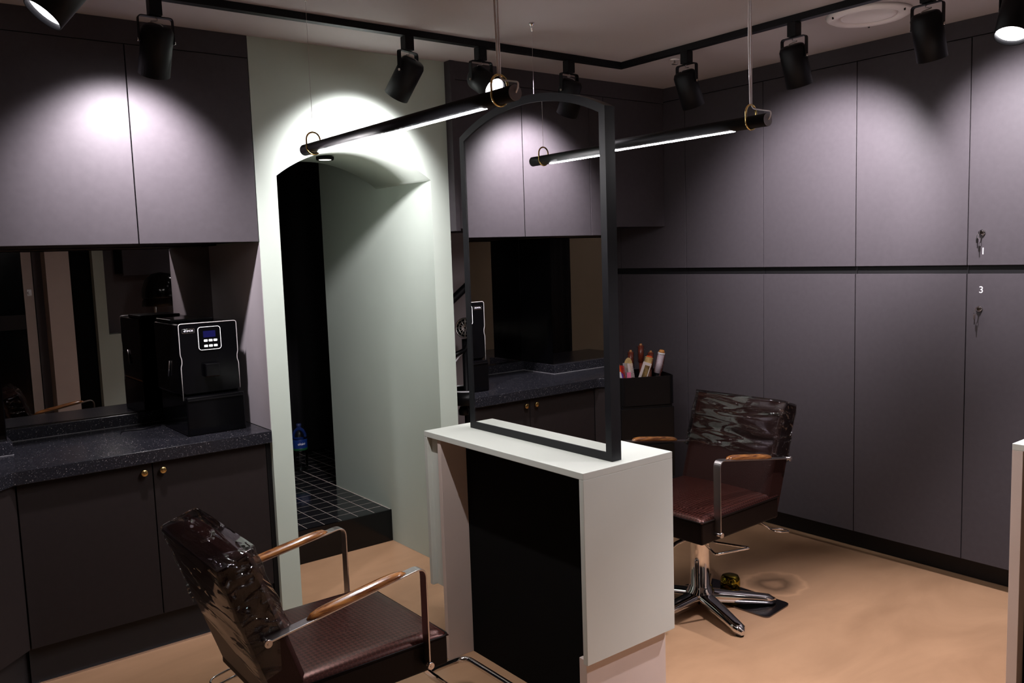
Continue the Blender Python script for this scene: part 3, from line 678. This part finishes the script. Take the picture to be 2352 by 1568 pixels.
    for sg in (1, -1):
        path = fillet([(AF, ZV-.008, 0), (AF, ZA, 0), (AR, ZAR, 0)], .034, 8)
        P2 = [(p.x, p.y) for p in path]
        bm = BM(); w0, w1 = sorted((sg*(HA-.034), sg*HA)); band(bm, P2, lambda a, b, h: (a, h, b), w0, w1, .005)
        ar = obj('arm_frame', bm, M_steel, t, .001)
        for f, z in ((AF, ZV), (AR, ZAR)):
            cyl_b = BM(); cyl(cyl_b, (f, sg*(HB-.004), z), (f, sg*(HA+.001), z), .0065, seg=14); cyl(cyl_b, (f, sg*(HA+.001), z), (f, sg*(HA+.006), z), .0115, .0105, 20); cyl(cyl_b, (f, sg*(HA+.006), z), (f, sg*(HA+.0068), z), .004, .003, 10)
            obj('bolt', cyl_b, M_steel, ar)
        # wooden pad
        dv = Vector((AR-AF, ZAR-ZA)).normalized(); nv = Vector((dv.y, -dv.x)); nv = nv if nv.y > 0 else -nv
        bm = BM(); L0, L1 = .062, .375; rings = []; K = 20; S = 16
        for i in range(K+1):
            u = i/K; e = math.sqrt(max(0.0, 1-abs(2*u-1)**5)); c = Vector((AF, ZA))+dv*lerp(L0, L1, u); hw = .004+.016*e; hh = .003+.0155*e
            ring = []
            for k in range(S+1):
                th = PI*k/S; p = c+nv*(.0026+hh*math.sin(th)**.8); ring.append(bm.verts.new((p.x, sg*(HA-.017)+hw*math.cos(th), p.y)))
            rings.append(ring)
        for A, B in zip(rings, rings[1:]):
            for k in range(S): f = bm.faces.new((A[k], A[k+1], B[k+1], B[k])); f.smooth = True
            bm.faces.new((A[S], A[0], B[0], B[S]))
        bm.faces.new(rings[0]); bm.faces.new(rings[-1][::-1]); obj('arm_pad', bm, M_wood, t)
    # column
    obj('column', lathe(BM(), [(.062, .045), (.062, .075), (.054, .085), (.049, .10), (.043, .105), (.043, .33+dh*.5), (.046, .335+dh*.5), (.046, ZQ-.03), (.06, ZQ-.028), (.06, ZQ)], 36), M_chrome, t)
    obj('mounting_plate', prism(BM(), rrect(-.085, .085, -.085, .085, .03), lambda a, b, h: (a, b, h), ZQ-.058, ZQ-.030), M_darkst, t, .003)
    # star base
    for k in range(5):
        a = base_rot - rz + k*2*PI/5; ca, sa = math.cos(a), math.sin(a); bm = BM(); rings = []; K = 12
        for i in range(K+1):
            u = i/K; r = lerp(.03, .335, u); wd = lerp(.038, .026, u)*(1 if u < .9 else math.sqrt(max(.08, 1-((u-.9)/.1)**2)))
            zt = lerp(.078, .040, u**1.2) - (0 if u < .9 else .012*((u-.9)/.1)**2); zb = max(.008, lerp(.036, .010, u))
            pr = [(-wd, zb), (wd, zb), (wd, lerp(zb, zt, .7)), (wd*.7, zt-.002), (wd*.3, zt), (-wd*.3, zt), (-wd*.7, zt-.002), (-wd, lerp(zb, zt, .7))]
            rings.append([bm.verts.new((r*ca-q*sa, r*sa+q*ca, z)) for q, z in pr])
        for A, B in zip(rings, rings[1:]):
            for q in range(8): f = bm.faces.new((A[q], A[(q+1) % 8], B[(q+1) % 8], B[q])); f.smooth = q > 0
        bm.faces.new(rings[0]); bm.faces.new(rings[-1][::-1]); lg = obj('base_leg', bm, M_chrome, t)
        obj('rubber_foot', cyl(BM(), (.312*ca, .312*sa, 0), (.312*ca, .312*sa, .011), .017, seg=16), M_rubber, lg)
    # foot rest
    bm = BM(); zf = .105
    tube(bm, fillet([(.46, -.17, zf), (.63, -.17, zf), (.63, .17, zf), (.46, .17, zf)], .045, 7, True), .0115, 12, True)
    for s in (-.06, .06): tube(bm, fillet([(.05, s*.7, ZQ-.045), (.25, s, ZQ-.05), (.30, s, ZQ-.08), (.462, s, zf)], .035, 6), .0095, 12)
    obj('foot_rest', bm, M_chrome, t)
    obj('pump_lever', tube(BM(), fillet([(.03, .05, ZQ-.075), (.06, .12, ZQ-.07), (.0, .262, ZQ-.075), (.155, .20, ZQ-.080), (.05, .045, ZQ-.08)], .018, 5), .0055, 10), M_chrome, t)
    bm = BM(); cx, cy, zz = -.225, .255, ZQ-.055
    tube(bm, [(cx+a, cy+b, zz+a*.2) for a, b in rrect(-.045, .045, -.028, .028, .027, 8)], .0035, 8, True); tube(bm, [(-.17, .15, ZQ-.004), (-.19, .19, ZQ-.03), (cx+.02, cy-.026, zz)], .004, 8); obj('tilt_handle', bm, M_chrome, t)
    return t
B0 = math.radians(34)
chair('brown leather salon chair facing the mirror, with back to the row of tall lockers', 1.451, -1.19, 3.17, 0, B0)
chair('brown leather salon chair facing the mirror, standing next to the worktop', -.361, -1.229, .002, -.061, .6)

# plate and jar under the right chair
bm = BM(); P = [(1.757, -1.444), (1.557, -1.466), (1.530, -.985), (1.738, -1.020)]
pts = fillet([(a, b, 0) for a, b in P], .03, 5, True); prism(bm, [(p.x, p.y) for p in pts], lambda a, b, h: (a, b, h), .0004, .006)
tag(obj('floor_plate', bm, M_darkst), 'dark polished metal plate on the floor under the chair base', 'plate')
bm = BM(); lathe(bm, [(.040, 0), (.044, .004), (.045, .05), (.044, .070), (.036, .084), (.02, .088), (0, .089)], 32, (1.655, -1.195, .0062))
t = tag(obj('gold_canister', bm, M_gold), 'glossy olive gold rounded canister on the floor plate', 'canister')

# ------------------------------------------------------------------ brush trolley
TXc, TYc, TZ = 2.11, -.20, .885
t = thing('salon_trolley', 'black salon trolley with a bin of brushes beside the lockers', 'trolley', (TXc, TYc, 0), math.radians(-27))
def bin_(z0, z1, hx, hy):
    bm = BM(); o_ = rrect(-hx, hx, -hy, hy, .03); i_ = rrect(-hx+.006, hx-.006, -hy+.006, hy-.006, .025); n = len(o_)
    a = [bm.verts.new((p[0], p[1], z0)) for p in o_]; b = [bm.verts.new((p[0], p[1], z1)) for p in o_]; c = [bm.verts.new((p[0], p[1], z1)) for p in i_]; e = [bm.verts.new((p[0], p[1], z0+.006)) for p in i_]
    for i in range(n):
        j = (i+1) % n
        for A, B in ((a, b), (b, c), (c, e)): bm.faces.new((A[i], A[j], B[j], B[i]))
    bm.faces.new(a[::-1]); bm.faces.new(e); return bm
obj('top_bin', bin_(TZ-.16, TZ, .16, .16), M_blkp, t)
for z in (.10, .31, .52): obj('drawer', box(BM(), -.156, .156, -.158, -.1505, z, z+.19), M_blkp, t, .003)
obj('cabinet_body', box(BM(), -.15, .15, -.15, .15, .066, TZ-.161), M_blkp, t, .006)
for sx in (-1, 1):
    for sy in (-1, 1):
        c = obj('caster', cyl(BM(), (sx*.125-.012, sy*.125, .028), (sx*.125+.012, sy*.125, .028), .028, seg=20), M_rubber, t)
        obj('caster_fork', box(BM(), sx*.125-.016, sx*.125+.016, sy*.125-.01, sy*.125+.01, .045, .064), M_blk, c)
# tools in the bin: base point on the bin floor, tip direction from pixel-measured lean
ra = math.radians(-27); ux = Vector((math.cos(ra), math.sin(ra), 0))    # to the right as the camera sees it
side = Vector((math.cos(-.7), math.sin(-.7), 0)); toward = Vector((-math.sin(.7), -math.cos(.7), 0))   # image right, and towards the viewer
def tool_frame(off, near, lean, depth=0.0):
    p = Vector((TXc, TYc, TZ-.150)) + side*off + toward*near; d = (Vector((0, 0, 1)) + side*lean + toward*depth).normalized()
    x = (side - d*side.dot(d)).normalized(); return p, x, d.cross(x), d
def orient(bm, fr):
    p, x, y, d = fr
    for v in bm.verts: v.co = p + x*v.co.x + y*v.co.y + d*v.co.z
    return bm
def tool(name, label, cat, fr, parts):
    t = thing(name, label, cat, fr[0]); w = W(t)
    for nm, bm, m in parts: w.add(nm, orient(bm, fr), m)
def comb(bm, L, wd, teeth, z0):
    box(bm, -wd/2, -wd/2+wd*.4, -.0015, .0015, 0, L)
    n = teeth
    for i in range(n): z = z0+(L-z0)*i/n; box(bm, -wd/2+wd*.39, wd/2, -.0012, .0012, z, z+(L-z0)/n*.55)
    return bm
M_tan = mat('tan_bristle', (.55, .36, .14), .6, var=.2, vscale=60); M_orange = mat('orange_plastic', (.75, .09, .01), .35); M_pk = mat('pink_plastic', (.75, .18, .3), .35); M_purple = mat('purple_plastic', (.16, .04, .36), .35); M_grey = mat('grey_plastic', (.3, .29, .31), .35)
M_bwood = mat('brush_wood', (.16, .03, .015), .3); M_comb = mat('ivory_plastic', (.62, .52, .50), .4); M_alu = mat('white_barrel', (.62, .52, .58), .45, bump=.4, bscale=500)
def paddle():
    bm = BM(); prof = []; n = 16
    poly = [(.025*math.sin(PI*k/n) if False else .024*math.sin(a)*(1 if math.cos(a) < 0 else .95), .150+.048*-math.cos(a)) for k, a in [(k, 2*PI*k/28) for k in range(28)]]
    prism(bm, poly, lambda a, b, h: (a, h, b), -.007, .007); return bm
tool('purple_comb', 'purple comb tucked against the mirror side of the brush bin', 'comb', tool_frame(-.088, .06, -.10), [('blade', prism(BM(), [(-.03, 0), (.02, 0), (.014, .155), (-.03, .20)], lambda a, b, h: (a, h, b), -.002, .002), M_purple)])
tool('tail_comb', 'orange tipped white tail comb in the brush bin', 'comb', tool_frame(-.075, .08, -.2), [('handle', box(BM(), -.006, .006, -.003, .003, 0, .175), M_white), ('tip', box(BM(), -.008, .008, -.004, .004, .1752, .215), M_orange)])
tool('red_clip', 'red hair clip comb next to the orange tipped comb', 'comb', tool_frame(-.068, .045, -.12), [('blade', comb(BM(), .205, .022, 12, .13), mat('red_plastic', (.5, .02, .01), .3))])
tool('grey_comb', 'translucent grey flat comb in the brush bin', 'comb', tool_frame(-.062, .03, -.05), [('blade', comb(BM(), .215, .03, 14, .12), M_grey)])
tool('pink_clip', 'small pink plastic clip low in the brush bin', 'clip', tool_frame(-.062, .115, .0), [('clip', box(BM(), -.011, .011, -.006, .006, .04, .172), M_pk)])
tool('paddle_brush', 'oval wooden paddle brush with dark pins', 'brush', tool_frame(-.055, -.02, .02), [('head', orient(paddle(), (Vector((0, 0, .04)), Vector((1, 0, 0)), Vector((0, 1, 0)), Vector((0, 0, 1)))), M_tan), ('handle', cyl(BM(), (0, 0, 0), (0, 0, .15), .008, .010, 12), M_bwood)])
tool('cutting_comb', 'ivory wide toothed comb leaning left in the brush bin', 'comb', tool_frame(-.022, .09, -.14), [('blade', comb(BM(), .222, .030, 16, .13), M_comb)])
def rake():
    bm = BM(); box(bm, -.024, -.009, -.002, .002, 0, .235); box(bm, -.009, .024, -.002, .002, .219, .235); box(bm, .019, .024, -.002, .002, .15, .219); return bm
tool('frame_comb', 'ivory framed comb with open middle leaning right', 'comb', tool_frame(-.03, .10, .34), [('frame', rake(), M_comb)])
def roundbrush(L0, L1, r, bristle):
    bm = BM(); cyl(bm, (0, 0, L0), (0, 0, L1), r, r, 20)
    br = BM()
    for i in range(16):
        for k in range(14):
            a = 2*PI*k/14+i*.2; z = lerp(L0+.004, L1-.004, i/15); c = Vector((math.cos(a), math.sin(a), 0)); p = Vector((0, 0, z))
            box_v = p+c*r; tip = p+c*(r+bristle); s_ = Vector((-math.sin(a), math.cos(a), 0))*.0009
            vs_ = [br.verts.new(box_v+s_), br.verts.new(box_v-s_), br.verts.new(tip), br.verts.new(box_v+Vector((0, 0, .0016)))]
            br.faces.new((vs_[0], vs_[1], vs_[2])); br.faces.new((vs_[1], vs_[3], vs_[2])); br.faces.new((vs_[3], vs_[0], vs_[2]))
    return bm, br
b1, b2 = roundbrush(.13, .255, .019, .009)
tool('bristle_brush', 'tan bristle round brush leaning in the middle of the bin', 'brush', tool_frame(-.002, .045, .26), [('barrel', b1, M_tan), ('bristles', b2, M_tan), ('handle', cyl(BM(), (0, 0, 0), (0, 0, .13), .008, .010, 12), M_bwood), ('end', cyl(BM(), (0, 0, .255), (0, 0, .262), .018, .014, 16), M_orange)])
b1, b2 = roundbrush(.155, .262, .019, .007)
tool('thermal_brush', 'white barrel thermal round brush with a copper end', 'brush', tool_frame(.076, .02, .22), [('barrel', b1, M_alu), ('bristles', b2, M_bwood), ('collar', cyl(BM(), (0, 0, .262), (0, 0, .274), .021, .021, 20), M_white), ('end_cap', cyl(BM(), (0, 0, .274), (0, 0, .290), .020, .012, 20), mat('copper_end', (.6, .25, .06), .3)), ('handle', cyl(BM(), (0, 0, 0), (0, 0, .155), .010, .013, 12), M_blkp)])
for k, (off, nr, ln, L, lab) in enumerate(((.105, -.045, .16, .262, 'dark red wooden round brush at the locker side of the bin'), (.03, -.09, .0, .31, 'dark wooden round brush standing tallest in the bin'), (-.03, -.085, .0, .275, 'dark brown round brush behind the framed comb'), (.075, -.115, .06, .265, 'brown round brush with a pale end knob in the bin'))):
    b1, b2 = roundbrush(L-.11, L-.012, .017, .008)
    tool('round_brush', lab, 'brush', tool_frame(off, nr, ln), [('barrel', b1, M_bwood), ('bristles', b2, M_blkp), ('end_knob', cyl(BM(), (0, 0, L-.012), (0, 0, L), .010, .006, 14), mat('amber_knob', (.45, .2, .08), .3)), ('handle', cyl(BM(), (0, 0, 0), (0, 0, L-.11), .009, .012, 12), M_bwood)])

# ------------------------------------------------------------------ dryer stand in the right niche
t = thing('dryer_stand', 'black hair dryer stand in the niche behind the arch wall', 'dryer stand', (1.30, .36, 0)); w = W(t)
for k in range(5):
    a = k*2*PI/5+.3; bm = BM(); tube(bm, fillet([(1.30, .36, .12), (1.30+.12*math.cos(a), .36+.12*math.sin(a), .09), (1.30+.26*math.cos(a), .36+.26*math.sin(a), .05)], .05, 4), .012, 8); lg = w.add('leg', bm, M_blk)
    w.add('caster', lathe(BM(), [(.0, 0), (.018, .003), (.022, .022), (.018, .04), (0, .045)], 14, (1.30+.26*math.cos(a), .36+.26*math.sin(a), 0.0)), M_rubber, lg)
w.add('pole', cyl(BM(), (1.30, .36, .1), (1.30, .36, 1.12), .016), M_blk)
w.add('knob', lathe(BM(), [(.012, 0), (.028, .004), (.03, .03), (.02, .05), (0, .052)], 12, (1.235, .30, .70)), M_blkp)
def tray():
    c = Vector((1.27, .31, .77)); bm = BM(); lathe(bm, [(.02, 0), (.13, .0), (.14, .01), (.145, .07), (.139, .07), (.134, .012), (.0, .010)], 36, c); return bm
w.add('tray', tray(), M_blkp)
w.add('arm', tube(BM(), fillet([(1.05, .36, 1.22), (1.25, .36, 1.36), (1.50, .36, 1.54), (1.62, .36, 1.5)], .05, 5), .022, 12), M_blkp)
dc = Vector((1.275, .315, 1.187)); dn = Vector((-.80, -.58, .10)).normalized()
h = w.add('dryer_head', cyl(cyl(BM(), dc+dn*-.16, dc+dn*-.02, .05, .058, 28), dc+dn*-.02, dc+dn*-.004, .058, .056, 28), M_blkp)
x_, y_, _ = frame_of(dn)
bm = BM()
for rr, n in ((.054, 36), (.036, 28), (.018, 20), (.008, 14)): tube(bm, [dc+rr*(math.cos(2*PI*k/n)*x_+math.sin(2*PI*k/n)*y_) for k in range(n)], .0042 if rr > .05 else .0022, 6, True)
for k in range(12): a = 2*PI*k/12; tube(bm, [dc+.008*(math.cos(a)*x_+math.sin(a)*y_), dc+.054*(math.cos(a)*x_+math.sin(a)*y_)], .0022, 6)
w.add('grille', bm, M_steel, h)
w.add('handle', tube(BM(), fillet([dc-dn*.07+Vector((0, 0, -.05)), dc-dn*.05+Vector((-.02, 0, -.12)), dc+Vector((-.09, 0, -.15))], .03, 5), .014, 10), M_blkp, h)
cb = w.add('cable', tube(BM(), fillet([(1.10, .31, .95), (1.19, .33, .98), (1.27, .36, 1.04), (1.36, .38, 1.06)], .05, 6), .005, 8), M_cable)
w.add('cable_loop', tube(BM(), [(1.27+.120*math.cos(a), .31+.120*math.sin(a), .846) for a in [2*PI*k/32 for k in range(32)]], .0045, 8, True), M_cable, cb)

# ------------------------------------------------------------------ things behind the camera, seen in the dimmed mirror
t = thing('hood_dryer', 'black glossy hood dryer on a chrome stand, reflected in the dimmed mirror', 'hood dryer', (.98, -3.75, 0)); w = W(t)
w.add('hood', lathe(BM(), [(.17, 0), (.18, .02), (.175, .10), (.14, .19), (.08, .24), (0, .255)], 36, (.98, -3.75, 1.27)), M_gloss)
w.add('visor', lathe(BM(), [(.165, 0), (.18, -.02), (.185, -.07), (.18, -.07), (.165, -.01)], 36, (.98, -3.75, 1.268)), M_pane)
w.add('pole', tube(BM(), fillet([(.98, -4.0, .08), (.98, -4.0, 1.30), (.98, -3.92, 1.36)], .05, 5), .015, 12), M_chrome)
w.add('base', lathe(BM(), [(.24, 0), (.24, .02), (.05, .06), (.02, .09)], 32, (.98, -3.97, 0)), M_blkp)
t = thing('wall_cabinet', 'dim grey wall cabinet on the entrance wall, reflected in the dimmed mirror', 'cabinet', (1.2, BY+.17, 1.45)); w = W(t)
w.box('body', .72, 1.8, BY+.002, BY+.32, 1.52, 2.4, M_cabin)
for a, b in ((.72, 1.26), (1.26, 1.8)): w.box('door', a+DG, b-DG, BY+.322, BY+.34, 1.50, 2.4, M_cab, .001)
